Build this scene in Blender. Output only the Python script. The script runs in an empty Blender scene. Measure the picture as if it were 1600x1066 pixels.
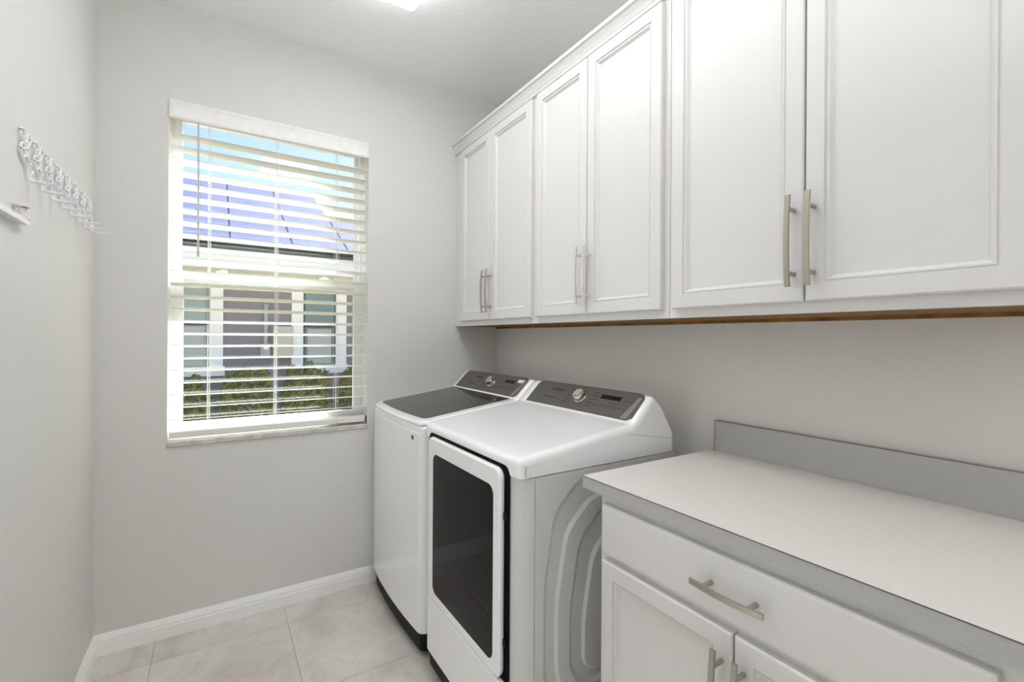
import bpy, bmesh, math, random
from mathutils import Vector, Matrix
random.seed(7)
sc = bpy.context.scene
C = sc.collection

# ------------------------------------------------------------------ camera, world, sun, exposure
CAM_H = 1.30
def make_camera():
    yaw, pitch, roll = [math.radians(a) for a in (32.4016, 0.0372, 0.3462)]
    F = Vector((math.sin(yaw)*math.cos(pitch), math.cos(yaw)*math.cos(pitch), math.sin(pitch)))
    R = Vector((math.cos(yaw), -math.sin(yaw), 0)); U = R.cross(F)
    R2 = R*math.cos(roll) + U*math.sin(roll); U2 = -R*math.sin(roll) + U*math.cos(roll)
    cd = bpy.data.cameras.new('camera'); cd.sensor_width = 36.0; cd.lens = 726.76/1600*36
    cd.shift_y = -6.29/1600; cd.clip_start = 0.03; cd.clip_end = 300
    co = bpy.data.objects.new('camera', cd); C.objects.link(co)
    m = Matrix((R2, U2, -F)).transposed().to_4x4(); m.translation = (0, 0, CAM_H)
    co.matrix_world = m
    sc.camera = co
make_camera()

w = bpy.data.worlds.new('sky'); sc.world = w; w.use_nodes = True
nt = w.node_tree; bg = nt.nodes['Background']
sky = nt.nodes.new('ShaderNodeTexSky'); sky.sky_type = 'NISHITA'; sky.sun_disc = False
sky.sun_elevation = math.radians(51); sky.sun_rotation = math.radians(60)
sky.air_density = 1.0; sky.dust_density = 1.6; sky.ozone_density = 1.0
nt.links.new(sky.outputs[0], bg.inputs[0]); bg.inputs[1].default_value = 0.185

sd = bpy.data.lights.new('sun', 'SUN'); sd.energy = 35.0; sd.angle = math.radians(1.0); sd.color = (1, 1, 1)
so = bpy.data.objects.new('sun', sd); C.objects.link(so)
so.rotation_euler = Vector((-0.54, -0.31, -0.78)).to_track_quat('-Z', 'Y').to_euler()
so.location = (8, 6, 12)

# added fill lamp, unseen behind the camera, bounced off the ceiling
hd = bpy.data.lights.new('bounce_fill', 'AREA'); hd.shape = 'RECTANGLE'; hd.size = .8; hd.size_y = .8
hd.energy = 9; hd.color = (.96, .98, 1.0)
ho = bpy.data.objects.new('bounce_fill', hd); C.objects.link(ho)
ho.location = (0.55, -0.55, 1.75); ho.rotation_euler = (math.radians(180), 0, 0)

# added, unseen fill light in a doorway opening made for it in the left wall
dl = bpy.data.lights.new('side_fill', 'AREA'); dl.shape = 'RECTANGLE'; dl.size = .84; dl.size_y = 2.0
dl.energy = 3.0; dl.color = (.96, .98, 1.0)
do = bpy.data.objects.new('side_fill', dl); C.objects.link(do)
do.location = (-.72, .62, 1.04); do.rotation_euler = (math.radians(90), 0, math.radians(-90))

sc.view_settings.view_transform = 'Standard'; sc.view_settings.look = 'None'
sc.view_settings.exposure = 0.48; sc.view_settings.gamma = 1.0
sc.view_settings.use_curve_mapping = False
sc.cycles.max_bounces = 14; sc.cycles.diffuse_bounces = 8; sc.cycles.caustics_reflective = False; sc.cycles.caustics_refractive = False
sc.cycles.sample_clamp_indirect = 5.0

# ------------------------------------------------------------------ materials
def lin(c):
    f = lambda v: v/12.92 if v <= .04045 else ((v+.055)/1.055)**2.4
    return (f(c[0]/255), f(c[1]/255), f(c[2]/255), 1)
MATS = {}
def mat(name, rgb, rough=.5, metal=0.0, spec=.5, coat=0.0, bump=None, var=None, aniso=None, trans=0.0):
    """bump=(scale,strength,distance,detail)  var=(scale,rgb2,amount)"""
    m = bpy.data.materials.new(name); m.use_nodes = True; MATS[name] = m
    n, l = m.node_tree.nodes, m.node_tree.links
    p = n['Principled BSDF']
    p.inputs['Base Color'].default_value = lin(rgb); p.inputs['Roughness'].default_value = rough
    p.inputs['Metallic'].default_value = metal; p.inputs['Specular IOR Level'].default_value = spec
    p.inputs['Coat Weight'].default_value = coat; p.inputs['Coat Roughness'].default_value = .06
    if trans: p.inputs['Transmission Weight'].default_value = trans
    tc = n.new('ShaderNodeTexCoord')
    if var:
        t = n.new('ShaderNodeTexNoise'); t.inputs['Scale'].default_value = var[0]; t.inputs['Detail'].default_value = 5
        l.new(tc.outputs['Object'], t.inputs['Vector'])
        mx = n.new('ShaderNodeMix'); mx.data_type = 'RGBA'
        mx.inputs['A'].default_value = lin(rgb); mx.inputs['B'].default_value = lin(var[1])
        mr = n.new('ShaderNodeMapRange'); mr.inputs['From Min'].default_value = .35; mr.inputs['From Max'].default_value = .65
        mr.inputs['To Max'].default_value = var[2]
        l.new(t.outputs['Fac'], mr.inputs['Value']); l.new(mr.outputs[0], mx.inputs['Factor']); l.new(mx.outputs['Result'], p.inputs['Base Color'])
    if bump:
        t = n.new('ShaderNodeTexNoise'); t.inputs['Scale'].default_value = bump[0]; t.inputs['Detail'].default_value = bump[3]
        l.new(tc.outputs['Object'], t.inputs['Vector'])
        b = n.new('ShaderNodeBump'); b.inputs['Strength'].default_value = bump[1]; b.inputs['Distance'].default_value = bump[2]
        l.new(t.outputs['Fac'], b.inputs['Height']); l.new(b.outputs[0], p.inputs['Normal'])
    return m

mat('wall_paint', (224, 223, 220), .62, bump=(150, .35, .0012, 3))
mat('ceiling_paint', (248, 248, 248), .8, bump=(70, .6, .003, 4))
mat('trim_white', (252, 252, 250), .35)
mat('reveal_white', (236, 236, 231), .5)
mat('cabinet_white', (224, 223, 221), .38, bump=(300, .04, .0005, 2))
mat('raw_wood', (150, 108, 50), .7, var=(18, (112, 74, 30), .9))
mat('laminate', (226, 224, 220), .5, var=(160, (220, 218, 214), .5))
mat('laminate_edge_shaded', (186, 186, 186), .5, var=(160, (176, 176, 176), .5))  # darker laminate copy: shade of the counter edge put into the colour
mat('seam_brown', (70, 60, 48), .6)
mat('nickel', (190, 184, 174), .30, metal=1.0, bump=(900, .08, .0004, 1))
mat('nickel_film', (226, 224, 220), .22, metal=.75, coat=.9, bump=(140, .9, .003, 3))
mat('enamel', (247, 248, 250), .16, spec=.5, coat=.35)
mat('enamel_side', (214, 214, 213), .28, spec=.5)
mat('black_plastic', (13, 13, 14), .5, spec=.2)
mat('gap_black', (8, 8, 9), .7, spec=.1)
mat('door_glass_dark', (12, 11, 10), .04, spec=.14)
mat('lid_glass_dark', (46, 45, 43), .06, spec=.5)
mat('console_grey', (104, 100, 96), .34, metal=.5)
mat('console_bevel', (160, 151, 142), .28, metal=.8)
mat('chrome', (205, 197, 188), .10, metal=1.0)
mat('display_black', (6, 6, 7), .2, spec=.15)
mat('print_dark', (58, 55, 53), .6)
mat('print_black', (20, 20, 20), .6)
mat('sticker_white', (240, 240, 238), .5)
mat('blind_white', (240, 239, 234), .42)
mat('valance_white', (248, 247, 244), .5, var=(26, (238, 236, 232), .6))
mat('cord_white', (238, 237, 232), .7)
mat('wand_grey', (206, 203, 203), .3)
mat('vinyl_white', (240, 241, 240), .32)
mat('marble_sill', (226, 222, 216), .28, var=(22, (182, 180, 178), .75))
mat('hook_white', (240, 240, 242), .35)
mat('peg_cream', (232, 226, 220), .4)
mat('lock_dark', (40, 42, 44), .4)
# outside
mat('stucco_mauve', (140, 132, 142), .9, bump=(90, .4, .004, 3))
mat('house_white', (252, 251, 252), .6)
mat('solar_blue', (56, 59, 84), .4, spec=.2, var=(3, (50, 52, 78), .6))
mat('solar_frame', (34, 40, 62), .4)
mat('gutter_dark', (38, 52, 48), .5)
mat('shingle', (84, 80, 92), .9, bump=(60, .5, .01, 3), var=(40, (100, 96, 110), .6))
mat('house_pane', (120, 138, 140), .08, spec=.6)
mat('house_pane_dark', (86, 84, 86), .1, spec=.5)
mat('house_shade', (186, 190, 186), .7)
mat('box_beige', (206, 196, 184), .6)
mat('meter_grey', (178, 174, 180), .5)
mat('leaf', (126, 120, 52), .7, spec=.15, var=(5, (88, 96, 40), .8))
mat('twig', (120, 100, 74), .8)
mat('lawn', (88, 88, 54), .95, spec=.1, var=(7, (110, 94, 70), .9), bump=(60, .6, .02, 3))
mat('stone_grey', (176, 172, 178), .8)

def floor_tile_mat():
    m = bpy.data.materials.new('floor_tile'); m.use_nodes = True; MATS['floor_tile'] = m
    n, l = m.node_tree.nodes, m.node_tree.links; p = n['Principled BSDF']
    g = n.new('ShaderNodeNewGeometry'); oi = n.new('ShaderNodeObjectInfo')
    add = n.new('ShaderNodeVectorMath'); add.operation = 'MULTIPLY_ADD'
    comb = n.new('ShaderNodeCombineXYZ'); l.new(oi.outputs['Random'], comb.inputs[0]); l.new(oi.outputs['Random'], comb.inputs[2])
    add.inputs[1].default_value = (9, 9, 9); l.new(comb.outputs[0], add.inputs[0]); l.new(g.outputs['Position'], add.inputs[2])
    n1 = n.new('ShaderNodeTexNoise'); n1.inputs['Scale'].default_value = 3.2; n1.inputs['Detail'].default_value = 7; n1.inputs['Roughness'].default_value = .62; n1.inputs['Distortion'].default_value = 1.2
    l.new(add.outputs[0], n1.inputs['Vector'])
    cr = n.new('ShaderNodeValToRGB'); e = cr.color_ramp.elements
    e[0].position = .30; e[0].color = lin((201, 193, 184)); e[1].position = .68; e[1].color = lin((231, 228, 224))
    x = cr.color_ramp.elements.new(.5); x.color = lin((222, 217, 211))
    l.new(n1.outputs['Fac'], cr.inputs[0])
    n2 = n.new('ShaderNodeTexNoise'); n2.inputs['Scale'].default_value = 5; n2.inputs['Detail'].default_value = 6; n2.inputs['Distortion'].default_value = 2.5
    l.new(add.outputs[0], n2.inputs['Vector'])
    mm = n.new('ShaderNodeMath'); mm.operation = 'SUBTRACT'; mm.inputs[1].default_value = .5; l.new(n2.outputs['Fac'], mm.inputs[0])
    ab = n.new('ShaderNodeMath'); ab.operation = 'ABSOLUTE'; l.new(mm.outputs[0], ab.inputs[0])
    mr = n.new('ShaderNodeMapRange'); mr.inputs['From Min'].default_value = 0; mr.inputs['From Max'].default_value = .018; mr.inputs['To Min'].default_value = .38; mr.inputs['To Max'].default_value = 0
    l.new(ab.outputs[0], mr.inputs['Value'])
    mx = n.new('ShaderNodeMix'); mx.data_type = 'RGBA'; mx.inputs['B'].default_value = lin((194, 182, 168))
    l.new(cr.outputs[0], mx.inputs['A']); l.new(mr.outputs[0], mx.inputs['Factor']); l.new(mx.outputs['Result'], p.inputs['Base Color'])
    p.inputs['Roughness'].default_value = .42
floor_tile_mat()
mat('grout', (206, 199, 189), .9)

def glass_mat():
    m = bpy.data.materials.new('window_glass'); m.use_nodes = True; MATS['window_glass'] = m
    n, l = m.node_tree.nodes, m.node_tree.links
    for x in list(n): n.remove(x)
    out = n.new('ShaderNodeOutputMaterial'); mix = n.new('ShaderNodeMixShader')
    tr = n.new('ShaderNodeBsdfTransparent'); tr.inputs[0].default_value = (.975, .99, .985, 1)
    gl = n.new('ShaderNodeBsdfGlossy'); gl.inputs['Roughness'].default_value = .0; gl.inputs[0].default_value = (.86, 1, .93, 1)
    lw = n.new('ShaderNodeLayerWeight'); lw.inputs['Blend'].default_value = .5
    pw_ = n.new('ShaderNodeMath'); pw_.operation = 'POWER'; pw_.inputs[1].default_value = 5; l.new(lw.outputs['Facing'], pw_.inputs[0])
    fr = n.new('ShaderNodeMath'); fr.operation = 'MULTIPLY_ADD'; fr.inputs[1].default_value = .94; fr.inputs[2].default_value = .048; l.new(pw_.outputs[0], fr.inputs[0])
    l.new(fr.outputs[0], mix.inputs[0]); l.new(tr.outputs[0], mix.inputs[1]); l.new(gl.outputs[0], mix.inputs[2]); l.new(mix.outputs[0], out.inputs[0])
glass_mat()

def emit_mat(name, rgb, s):
    m = bpy.data.materials.new(name); m.use_nodes = True; MATS[name] = m
    p = m.node_tree.nodes['Principled BSDF']
    p.inputs['Base Color'].default_value = lin(rgb); p.inputs['Emission Color'].default_value = lin(rgb); p.inputs['Emission Strength'].default_value = s
emit_mat('lamp_diffuser', (251, 252, 255), 4.7)

# ------------------------------------------------------------------ helpers
class MB:
    """collects geometry of ONE mesh, in world coordinates"""
    def __init__(s): s.v, s.f = [], []
    def add(s, vs, fs):
        o = len(s.v); s.v += [tuple(v) for v in vs]; s.f += [tuple(i+o for i in f) for f in fs]; return s
    def box(s, x0, x1, y0, y1, z0, z1):
        vs = [(x, y, z) for z in (z0, z1) for y in (y0, y1) for x in (x0, x1)]
        return s.add(vs, [(0, 2, 3, 1), (4, 5, 7, 6), (0, 1, 5, 4), (2, 6, 7, 3), (0, 4, 6, 2), (1, 3, 7, 5)])
    def loops(s, L, cap0=True, cap1=True, closed=True):
        n = len(L[0]); vs = [p for lp in L for p in lp]; fs = []
        for i in range(len(L)-1):
            for j in range(n if closed else n-1):
                k = (j+1) % n
                fs.append((i*n+j, i*n+k, (i+1)*n+k, (i+1)*n+j))
        if cap0: fs.append(tuple(range(n))[::-1])
        if cap1: fs.append(tuple(range((len(L)-1)*n, len(L)*n)))
        return s.add(vs, fs)
    def tube(s, pts, r, n=8, flat=None):
        pts = [Vector(p) for p in pts]; L = []
        up = Vector((0, 0, 1))
        for i, p in enumerate(pts):
            t = (pts[min(i+1, len(pts)-1)] - pts[max(i-1, 0)]).normalized()
            a = t.cross(up)
            if a.length < 1e-3: a = t.cross(Vector((1, 0, 0)))
            a.normalize(); b = t.cross(a).normalized()
            rr_ = r[i] if isinstance(r, (list, tuple)) else r
            L.append([p + a*math.cos(2*math.pi*k/n)*rr_ + b*math.sin(2*math.pi*k/n)*rr_ for k in range(n)])
        return s.loops(L)
    def cyl(s, p, q, r0, r1=None, n=16):
        return s.tube([p, q], [r0, r0 if r1 is None else r1], n)

def smooth_mesh(me, angle):
    bm = bmesh.new(); bm.from_mesh(me)
    bmesh.ops.recalc_face_normals(bm, faces=bm.faces)
    for f in bm.faces: f.smooth = True
    for e in bm.edges:
        if len(e.link_faces) == 2: e.smooth = e.calc_face_angle(0) < angle and max(len(f.verts) for f in e.link_faces) < 5
        else: e.smooth = False
    bm.to_mesh(me); bm.free()

ROOT = {}
def obj(name, mb, m, parent=None, angle=35, bevel=0, seg=2):
    """link the builder as one mesh object; vertices become local to the root thing"""
    base = Vector((0, 0, 0))
    p = parent
    while p is not None:
        base += p.location; p = p.parent
    me = bpy.data.meshes.new(name)
    me.from_pydata([tuple(Vector(v)-base) for v in mb.v], [], mb.f)
    if bevel:
        bm = bmesh.new(); bm.from_mesh(me); bmesh.ops.remove_doubles(bm, verts=bm.verts, dist=1e-6)
        bmesh.ops.recalc_face_normals(bm, faces=bm.faces)
        ed = [e for e in bm.edges if len(e.link_faces) == 2 and e.calc_face_angle(0) > .5]
        bmesh.ops.bevel(bm, geom=ed, offset=bevel, segments=seg, affect='EDGES', profile=.6)
        bm.to_mesh(me); bm.free()
    smooth_mesh(me, math.radians(angle)); me.validate(); me.update()
    me.materials.append(MATS[m])
    o = bpy.data.objects.new(name, me); C.objects.link(o)
    if parent is not None: o.parent = parent
    return o
def tag(o, label, cat, group=None, kind=None):
    o['label'] = label; o['category'] = cat
    if group: o['group'] = group
    if kind: o['kind'] = kind
    return o
def thing(name, loc, label, cat, group=None):
    o = bpy.data.objects.new(name, None); o.empty_display_size = .1; C.objects.link(o); o.location = loc
    return tag(o, label, cat, group)
def struct(o, label, cat):
    o['kind'] = 'structure'; o['label'] = label; o['category'] = cat; return o
def rr(a0, a1, b0, b1, r, n=6):
    r = min(r, (a1-a0)/2-1e-5, (b1-b0)/2-1e-5)
    if r <= 1e-6 or n == 1: return [(a0, b0), (a1, b0), (a1, b1), (a0, b1)]
    out = []
    for cx, cy, s in ((a1-r, b0+r, -90), (a1-r, b1-r, 0), (a0+r, b1-r, 90), (a0+r, b0+r, 180)):
        for k in range(n+1):
            t = math.radians(s+90*k/n); out.append((cx+r*math.cos(t), cy+r*math.sin(t)))
    return out
def slab(mb, rect, levels, fn, r=0, n=1, cap1=True, cap0=True):
    """levels: (inset, depth); fn(a,b,d)->xyz"""
    a0, a1, b0, b1 = rect; L = []
    for ins, d in levels:
        L.append([fn(a, b, d) for a, b in rr(a0+ins, a1-ins, b0+ins, b1-ins, max(r-ins, .002) if r else 0, n)])
    mb.loops(L, cap0, cap1); return mb
def fillet(pts, n=5):
    """pts: (x,z,r) open polyline with corner radii"""
    out = [Vector(pts[0][:2])]
    for i in range(1, len(pts)-1):
        p = Vector(pts[i][:2]); a = Vector(pts[i-1][:2]); b = Vector(pts[i+1][:2]); r = pts[i][2]
        if r <= 0: out.append(p); continue
        u = (a-p).normalized(); v = (b-p).normalized(); ang = u.angle(v); d = min(r/math.tan(ang/2), (a-p).length*.49, (b-p).length*.49)
        p0, p1 = p+u*d, p+v*d
        for k in range(n+1):
            t = k/n; out.append(p0*(1-t)**2 + p*2*t*(1-t) + p1*t*t)
    out.append(Vector(pts[-1][:2])); return out
def text(name, s, size, origin, ex, ey, m, parent, offset=.0004):
    cu = bpy.data.curves.new(name, 'FONT'); cu.body = s; cu.size = size; cu.align_x = 'LEFT'; cu.resolution_u = 3; cu.extrude = .0002
    t = bpy.data.objects.new('tmp', cu); C.objects.link(t)
    dg = bpy.context.evaluated_depsgraph_get(); me = bpy.data.meshes.new_from_object(t.evaluated_get(dg))
    bpy.data.objects.remove(t); bpy.data.curves.remove(cu)
    ex, ey = Vector(ex).normalized(), Vector(ey).normalized(); nz = ex.cross(ey)
    base = Vector((0, 0, 0)); p = parent
    while p is not None: base += p.location; p = p.parent
    for v in me.vertices:
        q = Vector(origin) + ex*v.co.x + ey*v.co.y + nz*(v.co.z+offset); v.co = q - base
    me.materials.clear(); me.materials.append(MATS[m]); me.name = name
    o = bpy.data.objects.new(name, me); C.objects.link(o); o.parent = parent; return o

# ------------------------------------------------------------------ room shell
XL, XR, YB, YW, ZC = -.416, 1.475, -1.30, 2.490, 2.732
WX0, WX1, WZ0, WZ1 = -.181, .676, .838, 2.323     # window opening
TH = .15
b = MB().box(-1.45, XR+TH, YB-.2, YW+TH, -.12, -.004)
fl = struct(obj('floor', b, 'grout'), 'beige marbled tile floor of the laundry room', 'floor')
# floor tiles, each its own piece
P = .4915; G = .0012
xs = [-.213+P*i for i in range(-1, 5)]; ys = [1.823+P*j for j in range(-8, 3)]
for i in range(len(xs)-1):
    for j in range(len(ys)-1):
        x0, x1 = max(xs[i]+G, XL+.001), min(xs[i+1]-G, XR-.001); y0, y1 = max(ys[j]+G, YB+.001), min(ys[j+1]-G, YW-.001)
        if x1-x0 < .01 or y1-y0 < .01: continue
        m = MB(); slab(m, (x0, x1, y0, y1), [(0, -.004), (0, -.0012), (.0012, 0)], lambda a, c, d: (a, c, d))
        obj('tile', m, 'floor_tile', fl)
struct(obj('ceiling', MB().box(-1.45, XR+TH, YB-.2, YW+TH, ZC, ZC+.12), 'ceiling_paint'), 'white textured ceiling', 'ceiling')
b = MB(); b.box(XL-TH, XL, YB-.2, .16, 0, ZC); b.box(XL-TH, XL, 1.08, YW+TH, 0, ZC); b.box(XL-TH, XL, .16, 1.08, 2.06, ZC)  # unseen doorway opening left for the added fill light
struct(obj('wall_left', b, 'wall_paint'), 'pale grey wall with hook rack on the left', 'wall')
struct(obj('wall_right', MB().box(XR, XR+TH, YB-.2, YW+TH, 0, ZC), 'wall_paint'), 'pale grey wall behind the machines and counter', 'wall')
b = MB()
b.box(XL, WX0, YW, YW+TH, 0, ZC); b.box(WX1, XR, YW, YW+TH, 0, ZC)
b.box(WX0, WX1, YW, YW+TH, 0, WZ0-.022); b.box(WX0, WX1, YW, YW+TH, WZ1, ZC)
struct(obj('wall_back', b, 'wall_paint'), 'pale grey wall around the window with blinds', 'wall')
struct(obj('wall_front', MB().box(XL, XR, YB-.12, YB, 0, ZC), 'wall_paint'), 'pale grey wall behind the camera', 'wall')
struct(obj('wall_hall', MB().box(-1.45, -1.37, YB-.2, YW+TH, 0, ZC), 'wall_paint'), 'hall wall beyond the doorway in the left wall', 'wall')
# baseboards (colonial profile)
prof = [(0, 0), (.015, 0), (.015, .049), (.0108, .0520), (.0108, .0550), (.0138, .0575), (.0125, .063), (.0095, .071), (.006, .078), (.0035, .083), (0, .083)]
def base_run(name, p0, p1, nrm, label):
    m = MB(); L = []
    for p in (p0, p1): L.append([(p[0]+nrm[0]*d, p[1]+nrm[1]*d, z) for d, z in prof])
    m.loops(L); struct(obj(name, m, 'trim_white', angle=20), label, 'baseboard')
base_run('baseboard_back', (XL, YW-.0004), (XR, YW-.0004), (0, -1), 'white moulded baseboard under the window')
base_run('baseboard_left', (XL+.0004, 1.08), (XL+.0004, YW), (1, 0), 'white moulded baseboard along the left wall')

# ------------------------------------------------------------------ window
FY0, FY1 = 2.572, 2.632
win = bpy.data.objects.new('window_1', None); C.objects.link(win); win.location = ((WX0+WX1)/2, FY1, WZ0)
struct(win, 'white single-hung window behind horizontal blinds', 'window')
def frame(name, x0, x1, z0, z1, y0, y1, t, m, parent, tb=None):
    k = MB(); tb = tb or t
    k.box(x0, x0+t, y0, y1, z0, z1); k.box(x1-t, x1, y0, y1, z0, z1)
    k.box(x0+t, x1-t, y0, y1, z0, z0+tb); k.box(x0+t, x1-t, y0, y1, z1-t, z1)
    return obj(name, k, m, parent)
frame('window_frame', WX0+.0003, WX1-.0003, WZ0, WZ1-.0003, FY0+.012, FY1+.018, .022, 'vinyl_white', win, .03)
frame('upper_sash', WX0+.02, WX1-.02, 1.545, WZ1-.02, FY0+.034, FY1, .024, 'vinyl_white', win, .034)
frame('lower_sash', WX0+.02, WX1-.02, WZ0+.03, 1.590, FY0+.004, FY0+.032, .032, 'vinyl_white', win, .036)
obj('upper_pane', MB().box(WX0+.042, WX1-.042, FY0+.044, FY0+.047, 1.575, WZ1-.042), 'window_glass', win)
obj('lower_pane', MB().box(WX0+.05, WX1-.05, FY0+.017, FY0+.020, WZ0+.064, 1.560), 'window_glass', win)
for x in (.02, .47):
    lk = MB(); lk.box(x-.022, x+.022, FY0-.006, FY0+.004, 1.590, 1.600); lk.cyl((x, FY0-.002, 1.600), (x, FY0-.002, 1.606), .008); lk.box(x-.004, x+.02, FY0-.008, FY0-.001, 1.602, 1.607)
    obj('sash_lock', lk, 'vinyl_white', win)
# reveal lining
k = MB(); k.box(WX0, WX0+.0012, YW+.001, FY0+.03, WZ0, WZ1); obj('jamb_lining', k, 'reveal_white', win)
k = MB(); k.box(WX1-.0012, WX1, YW+.001, FY0+.03, WZ0, WZ1); obj('jamb_lining', k, 'reveal_white', win)
k = MB(); k.box(WX0+.001, WX1-.001, YW+.001, FY0+.03, WZ1-.0012, WZ1); obj('head_lining', k, 'reveal_white', win)
k = MB(); slab(k, (WX0-.0005, WX1+.0005, WZ0-.022, WZ0), [(0, FY0+.03), (0, YW-.008), (.003, YW-.011)], lambda a, c, d: (a, d, c))
obj('window_sill', k, 'marble_sill', win)

# ------------------------------------------------------------------ blinds
BX0, BX1 = WX0+.008, WX1-.008; BY = YW+.034
bl = thing('window_blind', ((BX0+BX1)/2, BY, WZ0+.012), 'white horizontal slat blind with valance and tilt wand hanging in the window', 'blind')
k = MB(); slab(k, (WX0+.001, WX1-.001, 2.241, WZ1-.001), [(0, YW+.004), (0, YW-.006), (.004, YW-.010), (.012, YW-.0105), (.016, YW-.008)], lambda a, c, d: (a, d, c))
obj('valance', k, 'valance_white', bl)
obj('headrail', MB().box(BX0, BX1, YW+.010, YW+.062, 2.262, 2.312), 'blind_white', bl)
sl = MB(); L = []
half = .0305; tl = math.radians(-9)
sec = []
for s in range(7):
    t = -half+2*half*s/6; sec.append((t, .0016+.0018*(1-(t/half)**2)))
for s in range(6, -1, -1):
    t = -half+2*half*s/6; sec.append((t, -.0014+.0018*(1-(t/half)**2)))
for x in (BX0, BX1): L.append([(x, BY+t*math.cos(tl)-z*math.sin(tl), t*math.sin(tl)+z*math.cos(tl)) for t, z in sec])
sl.loops(L)
slat0 = None
for i in range(24):
    z = 2.1775-.0544*i
    if slat0 is None:
        slat0 = obj('slat', sl, 'blind_white', bl); slat0.location.z += z; 
    else:
        c = slat0.copy(); C.objects.link(c); c.parent = bl; c.location.z = slat0.location.z-.0544*i
k = MB(); slab(k, (BX0, BX1, WZ0+.0125, WZ0+.0405), [(.003, BY-.030), (0, BY-.026), (0, BY+.026), (.003, BY+.030)], lambda a, c, d: (a, d, c))
obj('bottom_rail', k, 'blind_white', bl)
for x in (-.031, .244, .522):
    k = MB()
    for y in (BY-.0335, BY+.0335):
        for dx in (-.0045, .0045): k.tube([(x+dx, y, 2.262), (x+dx, y, WZ0+.028)], .0009, 5)
    k.tube([(x, BY-.034, WZ0+.06), (x+.006, BY-.036, WZ0+.045), (x-.005, BY-.036, WZ0+.035), (x+.004, BY-.035, WZ0+.024)], .0012, 5)
    obj('ladder_cord', k, 'cord_white', bl)
    k = MB(); k.tube([(x, BY, 2.262), (x, BY, WZ0+.03)], .0009, 5); obj('lift_cord', k, 'cord_white', bl)
k = MB(); k.tube([(-.073, YW-.005, 2.246), (-.073, YW-.007, 2.22), (-.072, YW-.007, 1.66)], .0042, 8); k.tube([(-.072, YW-.007, 1.685), (-.072, YW-.007, 1.648)], .0055, 8)
obj('tilt_wand', k, 'wand_grey', bl)
k = MB(); k.box(BX1-.004, BX1+.001, BY-.0365, BY-.0305, WZ0+.012, WZ0+.044); obj('end_clip', k, 'lock_dark', bl)

# ------------------------------------------------------------------ ceiling light
LX0, LX1, LY0, LY1 = .30, .694, .66, 1.880
lt = thing('ceiling_light', ((LX0+LX1)/2, (LY0+LY1)/2, ZC), 'white rectangular light fixture on the ceiling', 'ceiling light')
k = MB(); slab(k, (LX0+.015, LX1-.015, LY0+.015, LY1-.015), [(0, ZC-.0005), (0, ZC-.03)], lambda a, c, d: (a, c, d)); obj('housing', k, 'trim_white', lt)
k = MB(); slab(k, (LX0, LX1, LY0, LY1), [(0, ZC-.03), (0, ZC-.062), (.010, ZC-.072)], lambda a, c, d: (a, c, d), .02, 4); obj('diffuser', k, 'lamp_diffuser', lt)

# ------------------------------------------------------------------ cabinet pieces
def make_pull(L, cc, m):
    k = MB(); n = 14; loops = []
    for i in range(n+1):
        t = -1+2*i/n; z = t*L/2; x = -.030-.007*(1-t*t)
        hw = .0056; th = .0030
        loops.append([(x-th, -hw, z), (x-th, hw, z), (x+th, hw, z), (x+th, -hw, z)])
    k.loops(loops)
    for s in (-1, 1): k.cyl((0, 0, s*cc/2), (-.032, 0, s*cc/2), .0050, n=14)
    me_o = obj('handle', k, m, angle=40); me = me_o.data; bpy.data.objects.remove(me_o); return me
PULL = make_pull(.217, .152, 'nickel'); PULL_F = make_pull(.217, .152, 'nickel_film'); PULL_S = make_pull(.156, .096, 'nickel')
def pull(me, parent, root, loc, rot=(0, 0, 0)):
    o = bpy.data.objects.new('handle', me); C.objects.link(o); o.parent = parent
    base = Vector((0, 0, 0)); p = parent
    while p is not None: base += p.location; p = p.parent
    o.location = Vector(loc)-base; o.rotation_euler = rot
    return o
def door(root, X, y0, y1, z0, z1, stile=.040):
    """raised-frame door lying on plane X (its back), facing -X"""
    k = MB(); f = lambda a, c, d: (X-d, a, c)
    slab(k, (y0, y1, z0, z1), [(0, 0), (0, .016), (.0015, .0185), (.004, .020), (stile, .020), (stile+.001, .0150), (stile+.0042, .0143), (stile+.0062, .0168), (stile+.0095, .0162), (stile+.0135, .0100), (stile+.018, .0066)], f, cap1=False)
    o = obj('door', k, 'cabinet_white', root, angle=25)
    k = MB(); s = stile+.0175
    slab(k, (y0+s, y1-s, z0+s, z1-s), [(0, .002), (0, .0075)], f); obj('panel', k, 'cabinet_white', o)
    return o
UX = 1.184; UZ0, UZ1 = 1.362, 2.372
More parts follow.
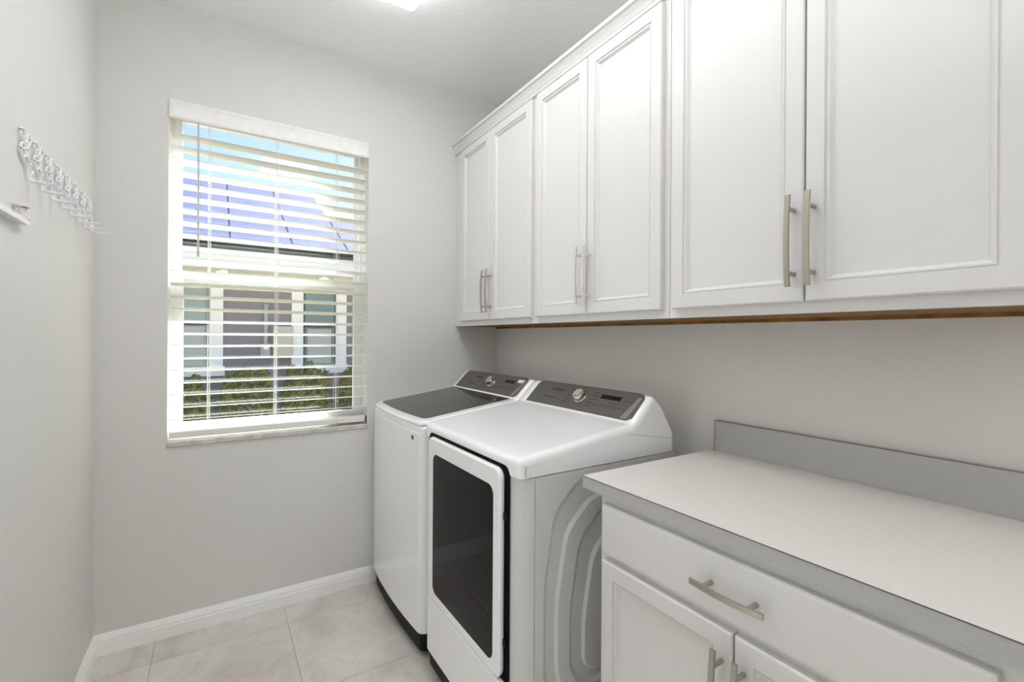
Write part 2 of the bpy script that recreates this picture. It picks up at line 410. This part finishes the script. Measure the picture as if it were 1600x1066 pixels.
def upper(label, y0, y1, dy0, ds, dy1, pm, hoff=.022):
    t = thing('wall_cabinet', ((UX+XR)/2, (y0+y1)/2, UZ0), label, 'cabinet', 'white wall cabinets along the right wall')
    k = MB(); k.box(UX+.019, XR-.0006, y0, y1, UZ0+.004, UZ1); obj('body', k, 'cabinet_white', t)
    k = MB(); k.box(UX, UX+.019, y0, dy0+.012, UZ0, UZ1); k.box(UX, UX+.019, dy1-.012, y1, UZ0, UZ1); k.box(UX, UX+.019, dy0+.012, dy1-.012, UZ0, UZ0+.038); k.box(UX, UX+.019, dy0+.012, dy1-.012, UZ1-.06, UZ1)
    k.box(UX+.001, UX+.018, ds-.02, ds+.02, UZ0+.038, UZ1-.06)
    obj('face_frame', k, 'cabinet_white', t)
    obj('bottom_panel', MB().box(UX+.019, XR-.0008, y0+.004, y1-.004, UZ0, UZ0+.004), 'raw_wood', t)
    obj('hanging_rail', MB().box(XR-.020, XR-.0008, y0+.004, y1-.004, UZ0-.010, UZ0), 'raw_wood', t)
    for a, c, hy in ((ds+.0022, dy1, ds+hoff), (dy0, ds-.0022, ds-hoff)):
        d = door(t, UX-.0004, a, c, 1.389, 2.352)
        pull(pm, d, t, (UX-.0204, hy, 1.531))
    return t
upper('white two-door wall cabinet nearest the window', 1.669, YW-.001, 1.687, 2.053, 2.386, PULL)
upper('middle white wall cabinet above the dryer, handles in shiny film', .955, 1.667, .976, 1.320, 1.648, PULL_F)
upper('large white wall cabinet above the grey counter', .168, .953, .190, .556, .934, PULL)
# crown moulding over all three cabinets
cp = [(0, 0), (-.012, 0), (-.013, .008), (-.012, .011), (-.005, .0125), (-.005, .017), (-.0075, .0185), (-.0095, .024), (-.0145, .033), (-.021, .040), (-.024, .0435), (-.019, .0445), (-.019, .049), (-.028, .0505), (-.029, .054), (-.029, .064), (0, .064)]
k = MB(); k.loops([[(UX+a, y, UZ1+.0005-.010+c) for a, c in cp] for y in (.168, YW-.001)])
tr = obj('trim_1', k, 'cabinet_white', angle=20)
struct(tr, 'white crown moulding along the top of the wall cabinets', 'moulding')

# base cabinet
BXF = .893; BY0, BY1 = .140, .942
bc = thing('base_cabinet', ((BXF+XR)/2, (BY0+BY1)/2, 0), 'white base cabinet with one wide drawer under the counter', 'cabinet')
k = MB(); k.box(BXF+.019, XR-.0006, BY0, BY1, .10, .879); k.box(BXF+.075, XR-.0006, BY0, BY1, .0008, .10); obj('body', k, 'cabinet_white', bc)
k = MB(); k.box(BXF, BXF+.019, BY0, BY0+.045, .10, .879); k.box(BXF, BXF+.019, BY1-.035, BY1, .10, .879)
k.box(BXF, BXF+.019, BY0+.045, BY1-.035, .848, .879); k.box(BXF, BXF+.019, BY0+.045, BY1-.035, .695, .735); k.box(BXF, BXF+.019, BY0+.045, BY1-.035, .10, .14); k.box(BXF+.001, BXF+.018, .52, .57, .14, .70)
obj('face_frame', k, 'cabinet_white', bc)
k = MB(); slab(k, (.174, .921, .727, .856), [(0, 0), (0, .0155), (.0015, .0175), (.005, .0182), (.0062, .0195), (.010, .020)], lambda a, c, d: (BXF-.0004-d, a, c)); dr = obj('drawer', k, 'cabinet_white', bc, angle=20)
pull(PULL_S, dr, bc, (BXF-.0204, .5465, .792), (math.radians(90), 0, 0))
for a, c, hy in ((.548, .921, .570), (.174, .5436, .5235)):
    d = door(bc, BXF-.0004, a, c, .115, .708); pull(PULL, d, bc, (BXF-.0204, hy, .567))

ct = thing('countertop', (1.17, .55, .880), 'light grey laminate countertop with low backsplash', 'countertop')
CY0, CY1 = .105, .995
obj('slab', MB().box(.8688, XR-.0008, CY0, CY1-.0008, .880, .9128), 'laminate_edge_shaded', ct)
obj('surface', MB().box(.8690, 1.4515, CY0, CY1-.0010, .9128, .9142), 'laminate', ct)
k = MB(); k.box(.8680, .8690, CY0, CY1, .9125, .9138); obj('front_seam', k, 'seam_brown', ct)
k = MB(); k.box(.8681, 1.4515, CY1-.0010, CY1, .9125, .9138); obj('end_seam', k, 'seam_brown', ct)
bs = obj('backsplash', MB().box(1.4525, XR-.0008, CY0, .9795, .9130, 1.0175), 'laminate_edge_shaded', ct)
k = MB(); k.box(1.4518, 1.4530, CY0, .9802, 1.0168, 1.0182); k.box(1.4518, 1.4530, .9788, .9802, .9142, 1.0168); obj('seam', k, 'seam_brown', bs)

# ------------------------------------------------------------------ washer and dryer
def top_cover(k, pts, y0, y1, r, recess=None):
    pf = fillet(pts, 6); n = len(pf); nr = []
    for i in range(n):
        d = pf[min(i+1, n-1)]-pf[max(i-1, 0)]
        if i == 0: d = pf[1]-pf[0]
        d.normalize(); nr.append(Vector((-d.y, d.x)))
    nr[0] = Vector((-1, 0)); nr[-1] = Vector((1, 0))
    st = []
    for j in range(7):
        a = math.pi/2*j/6; st.append((y0+r*(1-math.cos(a)) if 0 else y0+r-r*math.cos(a), r*(1-math.sin(a))))
    mid = [y0+r+(y1-y0-2*r)*j/40 for j in range(1, 40)]
    ful = st+[(y, 0) for y in mid]+[(y0+y1-y, o) for y, o in st[::-1]]
    L = []
    for y, o in ful:
        row = []
        for i in range(n):
            p = pf[i]-nr[i]*o; z = p.y
            if recess: z -= recess(p.x, y)
            row.append((p.x, y, z))
        L.append(row)
    k.loops(L, False, False, closed=False)
    for row in (L[0], L[-1]):
        zb_ = row[0][2]; vs = list(row)+[(x, y, zb_) for x, y, z in row]
        k.add(vs, [(i, i+1, n+i+1, n+i) for i in range(n-1)])
    return k
def sst(x, a, b_):
    t = max(0, min(1, (x-a)/(b_-a))); return t*t*(3-2*t)

EX = Vector((0, -1, 0)); EY = Vector((.7071, 0, .7071)); EN = Vector((-.7071, 0, .7071))
def on_panel(y, s, lift=0): return Vector((1.15, y, 1.02))+EY*s+EN*lift
def console(t, ya, yb, zoff=0):
    """ya near edge, yb far edge of the grey control panel"""
    k = MB(); q = lambda a, c, d: on_panel(-a, c, d)
    # outline: straight bottom, large radii on the two top corners
    def outline(ins):
        a0, a1, b0, b1 = -yb+ins, -ya-ins, .002+ins, .122-ins; r = .030; o = [(a0, b0), (a1-.018, b0), (a1, b0+.014)]
        for cx, s in ((a1-r, 0), (a0+r, 90)):
            for j in range(8):
                g = math.radians(s+90*j/7); o.append((cx+r*math.cos(g), b1-r+r*math.sin(g)))
        return o
    k.loops([[q(a, c, -.004) for a, c in outline(0)], [q(a, c, .0045) for a, c in outline(0)], [q(a, c, .006) for a, c in outline(.0015)]])
    p = obj('control_panel', k, 'console_grey', t, angle=25)
    # bright slanted facet at the near end
    k = MB(); k.loops([[q(-ya-.050, .006, d), q(-ya-.020, .006, d), q(-ya-.006, .100, d), q(-ya-.024, .100, d)] for d in (.0055, .0072)])
    obj('end_facet', k, 'console_bevel', p)
    return p
def knob(p, y, s):
    k = MB(); c = on_panel(y, s)
    def ring(pts, n=36):
        L = []
        for r, h_ in pts: L.append([c+EX*(r*math.cos(2*math.pi*i/n))+EY*(r*math.sin(2*math.pi*i/n))+EN*h_ for i in range(n)])
        return L
    k.loops(ring([(.029, .004), (.029, .0075), (.0275, .009), (.0245, .0095), (.0235, .026), (.0215, .0295), (.017, .0300), (.013, .0285)]))
    obj('knob', k, 'chrome', p, angle=30)
def marks(p, rows):
    k = MB()
    for y, s, wd, ht in rows:
        k.loops([[on_panel(y, s, d), on_panel(y-wd, s, d), on_panel(y-wd, s+ht, d), on_panel(y, s+ht, d)] for d in (.0060, .0063)])
    obj('printed_legend', k, 'print_dark', p)['kind'] = 'stuff'
def display(p, y0, y1, s0, s1):
    k = MB(); k.loops([[on_panel(y1, s0, d), on_panel(y0, s0, d), on_panel(y0, s1, d), on_panel(y1, s1, d)] for d in (.0060, .0066)])
    obj('display', k, 'display_black', p)

def plan_loop(y0, y1, xf, bow, xb, rf, n=8, m=14):
    """closed plan outline: bowed front with rounded corners, square back"""
    o = []
    for i in range(n+1):
        a = math.pi/2*i/n; o.append((xf+bow+rf-rf*math.sin(a), y0+rf-rf*math.cos(a)))
    for i in range(1, m):
        y = y0+rf+(y1-y0-2*rf)*i/m; t = (y-(y0+y1)/2)/((y1-y0)/2-rf); o.append((xf+bow*t*t, y))
    for i in range(n+1):
        a = math.pi/2*(1-i/n); o.append((xf+bow+rf-rf*math.sin(a), y1-rf+rf*math.cos(a)))
    return o+[(xb, y1), (xb, y0)]
def extr(k, lp, zs, inset=None):
    k.loops([[(x, y, z) for x, y in lp] for z in zs]); return k
def feet(t, y0, y1):
    for x in (.78, 1.30):
        for y in (y0+.07, y1-.07):
            k = MB(); k.tube([(x, y, .0008), (x, y, .012), (x, y, .013), (x, y, .034)], [.022, .022, .012, .012], 16); obj('foot', k, 'black_plastic', t)

# ---- dryer (near)
DY0, DY1 = 1.060, 1.745
dy = thing('dryer', (1.02, (DY0+DY1)/2, 0), 'white front-loading dryer with dark glass door, nearest the counter', 'dryer')
rec = lambda x, y: .0055*sst(x, .742, .757)*(1-sst(x, 1.085, 1.10))*sst(y, DY0+.045, DY0+.062)*(1-sst(y, DY1-.062, DY1-.045))
prof_top = [(.700, .910, 0), (.700, .962, .022), (1.142, 1.0185, .030), (1.238, 1.112, .026), (1.290, 1.064, .05), (1.345, .975, .03), (1.347, .910, 0)]
k = MB(); top_cover(k, prof_top, DY0, DY1, .021, rec)
obj('top_cover', k, 'enamel', dy, angle=50)
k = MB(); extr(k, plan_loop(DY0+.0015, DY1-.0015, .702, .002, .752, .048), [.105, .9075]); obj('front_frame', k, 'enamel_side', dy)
k = MB(); extr(k, plan_loop(DY0+.012, DY1-.012, .714, .002, 1.343, .045), [.032, .910]); obj('inner_cabinet', k, 'gap_black', dy)
k = MB(); extr(k, plan_loop(DY0+.008, DY1-.008, .706, .002, .76, .045), [.030, .104]); obj('kick_plate', k, 'black_plastic', dy)
feet(dy, DY0, DY1)
# embossed side panel
def emboss(x0, x1, z0, z1, r, n=10):
    """outline with a large slanted upper front corner"""
    o = [(x1, z0), (x1, z1)]
    c = fillet([(x1, z1, 0), (x0+.30*r/.1*.45, z1, r*1.0), (x0, z1-.26-.3*r, r*3.2), (x0, z0+.12, .0), (x0, z0+.09, .0), (x0+.06, z0, r), (x1, z0, 0)], n)
    return [(p.x, p.y) for p in c]
k = MB(); yS = DY0
x_f, x_b, zb, zt = .7535, 1.345, .034, .9075
def emb(i, ox, oz, g, rg):
    # contour i: left edge at ox, top edge at oz
    pts = [(1.305-.03*i, oz, 0), (ox+.13, oz, rg), (ox+.035, oz-.085, .12), (ox, oz-.28, .5), (ox, .32, .2), (ox+.05, .20+.03*i, rg), (1.305-.03*i, .20+.03*i, 0)]
    return [(p.x, p.y) for p in fillet(pts, 8)]
conts = [(.784, .884), (.798, .870), (.828, .822), (.836, .814), (.878, .786), (.892, .772), (.930, .734), (.938, .726)]
deps = [0, .008, .008, 0, 0, .008, .008, 0]
L = []
lp0 = emb(0, *conts[0], 0, .10)
n0 = len(lp0)
for i, (cx, cz) in enumerate(conts):
    lp = emb(i*.45, cx, cz, 0, .10-.005*i)
    L.append([(x, yS+deps[i], z) for x, z in lp])
k.loops(L, cap0=False, cap1=True)
# flat border around the first contour up to the panel outline
o0 = [(x, z) for x, z in lp0]
def ray_out(x, z, cx=1.04, cz=.54):
    dx, dz = x-cx, z-cz; t = 1e9
    for lim, d, c0 in ((x_f, dx, cx), (x_b, dx, cx)):
        if abs(d) > 1e-9 and (lim-c0)/d > 0: t = min(t, (lim-c0)/d)
    for lim, d, c0 in ((zb, dz, cz), (zt, dz, cz)):
        if abs(d) > 1e-9 and (lim-c0)/d > 0: t = min(t, (lim-c0)/d)
    return (cx+dx*t, cz+dz*t)
rim = [ray_out(x, z) for x, z in o0]
for tgt in ((x_f, zt), (x_f, zb), (x_b, zb), (x_b, zt)):
    j = min(range(n0), key=lambda q: (rim[q][0]-tgt[0])**2+(rim[q][1]-tgt[1])**2); rim[j] = tgt
k.loops([[(x, yS+.014, z) for x, z in rim], [(x, yS, z) for x, z in rim], [(x, yS, z) for x, z in o0]], cap0=False, cap1=False)
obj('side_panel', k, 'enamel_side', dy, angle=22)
k = MB(); q0, q1 = Vector((1.128, DY0-.0003, .990)), Vector((1.322, DY0-.0003, .955)); up_ = Vector((0, 0, .0008)); bk = Vector((0, .002, 0))
k.loops([[p-up_, p+up_, p+up_+bk, p-up_+bk] for p in (q0, q1)]); obj('console_seam', k, 'meter_grey', dy)
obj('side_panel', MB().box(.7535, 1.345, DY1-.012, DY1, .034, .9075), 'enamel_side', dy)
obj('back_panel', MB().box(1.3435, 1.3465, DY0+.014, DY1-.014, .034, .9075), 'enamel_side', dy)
# door recess, door, lower panel
k = MB(); slab(k, (1.1095, 1.694, .30, .9335), [(0, .7005), (0, .6985)], lambda a, c, d: (d, a, c), .03, 6); obj('door_recess', k, 'gap_black', dy)
k = MB(); slab(k, (1.131, 1.662, .320, .9245), [(.004, .698), (0, .694), (0, .685), (.0015, .682), (.006, .680)], lambda a, c, d: (d, a, c), .032, 8); dd = obj('door', k, 'enamel', dy, angle=50)
k = MB(); slab(k, (1.168, 1.612, .356, .868), [(0, .681), (0, .6797), (.001, .6793)], lambda a, c, d: (d, a, c), .030, 8); obj('door_glass', k, 'door_glass_dark', dd)
for z in (.42, .78):
    obj('hinge', MB().box(.692, .699, 1.118, 1.131, z, z+.02), 'black_plastic', dd)
k = MB(); slab(k, (1.125, 1.668, .110, .3165), [(.002, .7015), (0, .690), (.003, .683), (.006, .6815)], lambda a, c, d: (d, a, c), .012, 5); obj('lower_panel', k, 'enamel', dy, angle=50)
cpn = console(dy, 1.082, 1.692)
knob(cpn, 1.380, .066); display(cpn, 1.178, 1.276, .074, .092)
text('maker_lettering', 'SAMSUNG', .0185, on_panel(1.578, .078, .006), EX, EY, 'print_black', cpn)
rows = [(1.600, .040, .035, .004), (1.560, .040, .042, .004)]
for i in range(5): rows += [(1.470-.004*i, .030+.016*i, .030, .0032), (1.330-.002*i, .030+.016*i, .034, .0032)]
for i in range(9): rows.append((1.320-.022*i, .040+.002*(i % 2), .014, .0035))
for i in range(4): rows += [(1.152-.012*i, .074, .009, .004), (1.225-.014*i, .058, .009, .0035)]
marks(cpn, rows)

# ---- washer (far)
WY0, WY1 = 1.757, 2.440
ws = thing('washer', (1.02, (WY0+WY1)/2, 0), 'white top-loading washing machine with dark glass lid beside the window', 'washing machine')
prof_w = [(.698, .910, 0), (.698, .934, .012), (1.120, .990, .010), (1.142, 1.0185, .022), (1.238, 1.112, .026), (1.290, 1.064, .05), (1.345, .975, .03), (1.347, .910, 0)]
k = MB(); top_cover(k, prof_w, WY0, WY1, .012); obj('top_cover', k, 'enamel', ws, angle=50)
k = MB(); extr(k, plan_loop(WY0+.001, WY1-.001, .676, .014, 1.345, .034, m=20), [.106, .109, .905, .9095]); obj('body', k, 'enamel', ws, angle=50)
k = MB(); extr(k, plan_loop(WY0+.010, WY1-.010, .690, .012, 1.33, .034, m=20), [.028, .1055]); obj('kick_plate', k, 'black_plastic', ws)
feet(ws, WY0, WY1)
# lid: white rim slab following the slope, dark glass on top
slope = (1.0175-.957)/(1.145-.70)
def lidz(x): return .957+slope*(x-.70)
def lid_loop(y0, y1, xf, bow, xb, rf): return plan_loop(y0, y1, xf, bow, xb, rf, 8, 16)
k = MB(); lv = [(.010, -.0205), (.003, -.018), (0, -.012), (.001, -.007), (.006, -.0015), (.010, 0)]
k.loops([[(x, y, lidz(x)+dz) for x, y in lid_loop(WY0+.006+i, WY1-.006-i, .679+i, .012, 1.1435, .045)] for i, dz in lv]); lid = obj('lid', k, 'enamel', ws, angle=50)
k = MB(); k.loops([[(x, y, lidz(x)+dz) for x, y in lid_loop(1.812+i, 2.412-i, .713+i, .010, 1.142, .035)] for i, dz in ((0, -.002), (0, .0006), (.001, .0012))]); obj('lid_glass', k, 'lid_glass_dark', lid)
k = MB(); k.loops([[(1.1443, y, lidz(1.144)-.018), (1.1455, y, lidz(1.144)-.018), (1.1455, y, lidz(1.144)+.0005), (1.1443, y, lidz(1.144)+.0005)] for y in (WY0+.01, WY1-.01)]); obj('lid_seam', k, 'gap_black', ws)
cpw = console(ws, 1.779, 2.404)
knob(cpw, 2.070, .064); display(cpw, 1.872, 1.958, .076, .093)
text('maker_lettering', 'SAMSUNG', .0165, on_panel(2.262, .080, .006), EX, EY, 'print_black', cpw)
k = MB(); k.loops([[on_panel(1.852, .086, d), on_panel(1.800, .086, d), on_panel(1.800, .104, d), on_panel(1.852, .104, d)] for d in (.0060, .0065)]); obj('sticker', k, 'sticker_white', cpw)
rows = [(2.300, .038, .034, .004), (2.262, .038, .040, .004)]
for i in range(5): rows += [(2.150-.004*i, .028+.016*i, .028, .0032), (2.020-.002*i, .028+.016*i, .030, .0032)]
for i in range(9): rows.append((2.010-.022*i, .040+.002*(i % 2), .014, .0035))
marks(cpw, rows)
def fx(y): t = (y-(WY0+WY1)/2)/((WY1-WY0)/2-.034); return .676+.014*t*t
k = MB(); ya, yb = 1.838, 1.852
k.loops([[(fx(1.85)-d, yb, .876), (fx(1.85)-d, ya, .876), (fx(1.85)-d, ya, .892), (fx(1.85)-d, yb, .892)] for d in (-.001, .0012)]); obj('badge', k, 'print_black', ws)
k = MB(); k.loops([[(fx(1.835)-d, 1.8375, .876), (fx(1.835)-d, 1.829, .876), (fx(1.835)-d, 1.829, .892), (fx(1.835)-d, 1.8375, .892)] for d in (-.001, .0012)]); obj('badge_tab', k, 'meter_grey', ws)

# ------------------------------------------------------------------ hook rack and peg rail on the left wall
hr = thing('hook_rack', (XL, 2.0, 1.696), 'white wire hook rack of curly figures on the left wall', 'hook rack')
WX = XL+.0062; rw = .0032
def W(y, a, bb): return (WX, y+a, 1.696+bb)
def spl(pts, n=5):
    out = []; P_ = [Vector(p) for p in pts]; P_ = [P_[0]]+P_+[P_[-1]]
    for i in range(1, len(P_)-2):
        for j in range(n):
            t = j/n; p0, p1, p2, p3 = P_[i-1:i+3]
            out.append(.5*((2*p1)+(p2-p0)*t+(2*p0-5*p1+4*p2-p3)*t*t+(3*p1-p0-3*p2+p3)*t**3))
    out.append(P_[-2]); return out
k = MB()
y = 1.608
k.tube(spl([W(y, .062, 0), W(y, .057, .020), W(y, .050, .036), W(y, .020, .044), W(y, .006, .060), W(y, .012, .078), W(y, .034, .080), W(y, .016, .090), W(y, .006, .100), W(y, .008, .114), W(y, .028, .114), W(y, .034, .104), W(y, .026, .094)]), rw, 6)
k.tube(spl([W(y, .078, 0), W(y, .076, .022), W(y, .066, .042), W(y, .050, .058), W(y, .046, .074), W(y, .060, .086), W(y, .074, .100), W(y, .070, .114), W(y, .056, .114), W(y, .050, .100), W(y, .040, .086)]), rw, 6)
k.tube(spl([W(y, .066, .040), W(y, .080, .046), W(y, .094, .040), W(y, .092, .026), W(y, .082, .020)]), rw, 6)
k.tube(spl([W(y, .020, .046), W(y, .034, .050), W(y, .040, .062), W(y, .030, .070), W(y, .018, .066)]), rw*.9, 6)
k.tube(spl([W(y, .046, .074), W(y, .030, .072), W(y, .034, .086), W(y, .048, .094)]), rw*.9, 6)
fig = obj('wire_figure', k, 'hook_white', hr)
k = MB(); k.tube([(WX, 1.67, 1.696), (WX+.006, 1.67, 1.694), (WX+.040, 1.67, 1.692), (WX+.050, 1.67, 1.694), (WX+.053, 1.67, 1.698)], [rw, rw, rw, rw, rw*.8], 6)
hk = obj('hook', k, 'hook_white', hr)
for i in range(8):
    if i:
        c = fig.copy(); C.objects.link(c); c.location.y = fig.location.y+.1*i
    for j in range(2):
        if i+j:
            c = hk.copy(); C.objects.link(c); c.location.y = hk.location.y+.1*i+.016*j
k = MB(); k.tube([(WX-.001, 1.62, 1.752), (WX-.001, 2.37, 1.752)], rw*.8, 6); obj('rail_wire', k, 'hook_white', hr)

pr = thing('peg_rail', (XL, 1.45, 1.575), 'white rail with round cream peg below the hook rack', 'peg rail')
k = MB(); slab(k, (XL+.0006, XL+.020, 1.571, 1.584), [(.002, 1.10), (0, 1.103), (0, 1.622), (.002, 1.625)], lambda a, c, d: (a, d, c)); obj('rail', k, 'hook_white', pr, angle=25)
for y in (1.20, 1.592):
    k = MB(); x = XL+.013
    k.tube([(x, y, 1.583), (x+.001, y, 1.590), (x+.002, y, 1.601), (x+.003, y, 1.607), (x+.003, y, 1.6085), (x+.003, y, 1.614), (x+.003, y, 1.617), (x+.003, y, 1.618)], [.0085, .0072, .0072, .009, .0145, .0150, .0115, .004], 18)
    obj('peg', k, 'peg_cream', pr, angle=50)
k = MB(); k.tube(spl([(XL+.014, 1.622, 1.577), (XL+.016, 1.634, 1.577), (XL+.017, 1.640, 1.585), (XL+.016, 1.634, 1.594), (XL+.015, 1.628, 1.589)]), .0028, 6); obj('end_curl', k, 'hook_white', pr)

# ------------------------------------------------------------------ outside: neighbouring house, hedge, lawn
ZG = -.25
struct(obj('ground', MB().box(-30, 30, YW+TH+.002, 60, ZG-.1, ZG), 'lawn'), 'lawn outside the window', 'ground')
HY = 7.0; EYE = 6.45
hs = thing('neighbour_house', (1.5, HY+2, ZG), 'mauve house with white trim and solar roof outside the window', 'house')
k = MB(); k.box(-7, 8.5, HY, HY+7.0, ZG, 2.14); obj('wall', k, 'stucco_mauve', hs)
obj('soffit', MB().box(-7.4, 8.9, EYE+.02, HY+.02, 2.10, 2.13), 'house_white', hs)
obj('fascia', MB().box(-7.4, 8.9, EYE, EYE+.02, 2.10, 2.29), 'house_white', hs)
obj('frieze_board', MB().box(-7, 8.5, HY-.025, HY, 2.00, 2.10), 'house_white', hs)
k = MB(); L = []
for x in (-7.4, 2.62): L.append([(x, EYE-.0, 2.29), (x, EYE-.10, 2.30), (x, EYE-.11, 2.345), (x, EYE-.095, 2.345), (x, EYE-.085, 2.31), (x, EYE, 2.305)])
k.loops(L); obj('gutter', k, 'gutter_dark', hs)
SL = .525; RY, RZ = 9.45, 2.32+.525*3.0
def roofz(y): return 2.32+SL*(y-EYE)
xe, xr = 4.6, 1.62
k = MB(); vs = [(-7.4, EYE, 2.30), (xe, EYE, 2.30), (xr, RY, roofz(RY)), (-7.4, RY, roofz(RY)), (xe, RY+3.0, 2.30), (-7.4, RY+3.0, 2.30)]
k.add(vs, [(0, 1, 2, 3), (1, 4, 2), (3, 2, 4, 5), (0, 5, 4, 1), (0, 3, 5)]); obj('roof', k, 'shingle', hs)
k = MB(); k.box(.12, .98, RY-.16, RY+.10, roofz(RY)-.09, roofz(RY)+.045); obj('ridge_vent', k, 'solar_frame', hs)
pw = .69; nrm = Vector((0, -SL, 1)).normalized()
for i in range(-4, 4):
    for j in range(2):
        x0 = .128+pw*i; xa, xb = x0+.006, x0+pw-.006
        ya, yb = (EYE+.12+j*1.42, EYE+.12+j*1.42+1.40)
        if xb > 1.9 and j == 1: continue
        if xb > 2.65: continue
        m = MB(); m.loops([[Vector((x, y_, roofz(y_)))+nrm*d for x, y_ in ((xa, ya), (xb, ya), (xb, yb), (xa, yb))] for d in (.03, .075)])
        so_ = obj('solar_panel', m, 'solar_frame', hs)
        m = MB(); m.loops([[Vector((x, y_, roofz(y_)))+nrm*d for x, y_ in ((xa+.008, ya+.012), (xb-.008, ya+.012), (xb-.008, yb-.012), (xa+.008, yb-.012))] for d in (.076, .079)]); obj('pane', m, 'solar_blue', so_)
def hwin(x0, x1, z0, z1):
    """house window: white trim, sashes, panes"""
    tw = .145
    k = MB(); y0, y1 = HY-.045, HY
    k.box(x0-tw, x0, y0, y1, z0, z1+.11); k.box(x1, x1+tw, y0, y1, z0, z1+.11); k.box(x0, x1, y0, y1, z1, z1+.11); k.box(x0-tw-.02, x1+tw+.02, y0-.03, y1, z0-.115, z0)
    o = obj('window', k, 'house_white', hs)
    zm = (z0+z1)/2
    k = MB(); k.box(x0, x0+.03, HY-.022, HY-.004, z0, z1); k.box(x1-.03, x1, HY-.022, HY-.004, z0, z1); k.box(x0, x1, HY-.022, HY-.004, zm-.02, zm+.02); obj('sash', k, 'solar_frame', o)
    obj('pane', MB().box(x0+.03, x1-.03, HY-.016, HY-.008, zm+.02, z1), 'house_pane', o)
    obj('pane', MB().box(x0+.03, x1-.03, HY-.018, HY-.010, z0, zm-.02), 'house_pane', o)
    k = MB(); k.box(x0+.06, x1-.06, HY-.0225, HY-.0205, z0+.02, zm-.04); obj('screen', k, 'house_shade', o)
hwin(-.55, -.078, .905, 1.98); hwin(1.006, 1.436, .895, 1.98)
k = MB(); slab(k, (.634, .872, 1.012, 1.430), [(.002, HY), (0, HY-.11), (.006, HY-.12)], lambda a, c, d: (a, d, c)); eb = obj('electric_box', k, 'box_beige', hs)
obj('cover_plate', MB().box(.652, .854, HY-.124, HY-.12, 1.05, 1.40), 'box_beige', eb)
k = MB(); k.cyl((.548, HY-.05, 1.19), (.548, HY-.05, 1.72), .026); mt = obj('conduit', k, 'meter_grey', hs)
k = MB(); slab(k, (.482, .598, 1.0, 1.20), [(.002, HY), (0, HY-.08), (.006, HY-.09)], lambda a, c, d: (a, d, c)); mb_ = obj('meter_box', k, 'meter_grey', hs)
k = MB(); k.cyl((.548, HY-.09, 1.15), (.548, HY-.14, 1.15), .035); obj('meter_dial', k, 'house_white', mb_)
obj('lower_siding', MB().box(-7.02, 8.52, HY-.03, HY-.0005, ZG, .62), 'stucco_mauve', hs)

def shrub(cx, cy, rx, ry, ht, n, label):
    t = thing('hedge_shrub', (cx, cy, ZG), label, 'shrub', 'hedge shrubs along the house outside the window')
    k = MB()
    for i in range(7):
        a = random.uniform(0, 6.28); r = random.uniform(.1, .8); p = Vector((cx+random.uniform(-.08, .08), cy+random.uniform(-.06, .06), ZG-.01))
        q = Vector((cx+rx*r*math.cos(a), cy+ry*r*math.sin(a), ZG+ht*random.uniform(.6, .9)))
        k.tube([p, (p+q)/2+Vector((random.uniform(-.05, .05), 0, .05)), q], [.012, .008, .004], 5)
    obj('stem', k, 'twig', t)
    k = MB()
    for i in range(n):
        while True:
            u, v, w_ = [random.uniform(-1, 1) for _ in range(3)]
            d = max(abs(u)**2.6+abs(v)**2.6+abs(w_)**2.6, 1e-6)
            if .35 < d < 1.05: break
        c = Vector((cx+u*rx, cy+v*ry, ZG+.16+(ht-.16)*(w_*.5+.5)+.05*math.sin(9*u+cx*7)))
        s = random.uniform(.022, .045); ax = Vector((random.gauss(0, 1), random.gauss(0, 1), random.gauss(.4, .8))).normalized()
        t1 = ax.orthogonal().normalized(); t1 = (Matrix.Rotation(random.uniform(0, 6.28), 3, ax) @ t1); t2 = ax.cross(t1)
        k.add([c-t1*s, c+t2*s*.45+ax*s*.12, c+t1*s, c-t2*s*.45+ax*s*.12], [(0, 1, 2), (0, 2, 3)])
    f = obj('foliage', k, 'leaf', t); f['kind'] = 'stuff'
spots = [(-.94, 1.10), (-.31, 1.08), (.32, 1.18), (.95, 1.20), (1.58, 1.12), (2.21, 1.15)]
names = ['green hedge shrub farthest left along the house wall', 'green hedge shrub below the left window of the house', 'green hedge shrub below the meter box of the house', 'taller green hedge shrub below the beige electric box', 'green hedge shrub right of the house window sill', 'green hedge shrub farthest right along the house wall']
for (x, ht), nm in zip(spots, names): shrub(x, 6.30, .285, .34, ht, 2600, nm)
k = MB(); slab(k, (1.18, 1.42, 5.50, 5.72), [(0, ZG), (.02, ZG+.30), (.09, ZG+.46)], lambda a, c, d: (a, c, d), .05, 4)
tag(obj('garden_stone', k, 'stone_grey'), 'pale pointed stone in front of the hedge', 'stone')
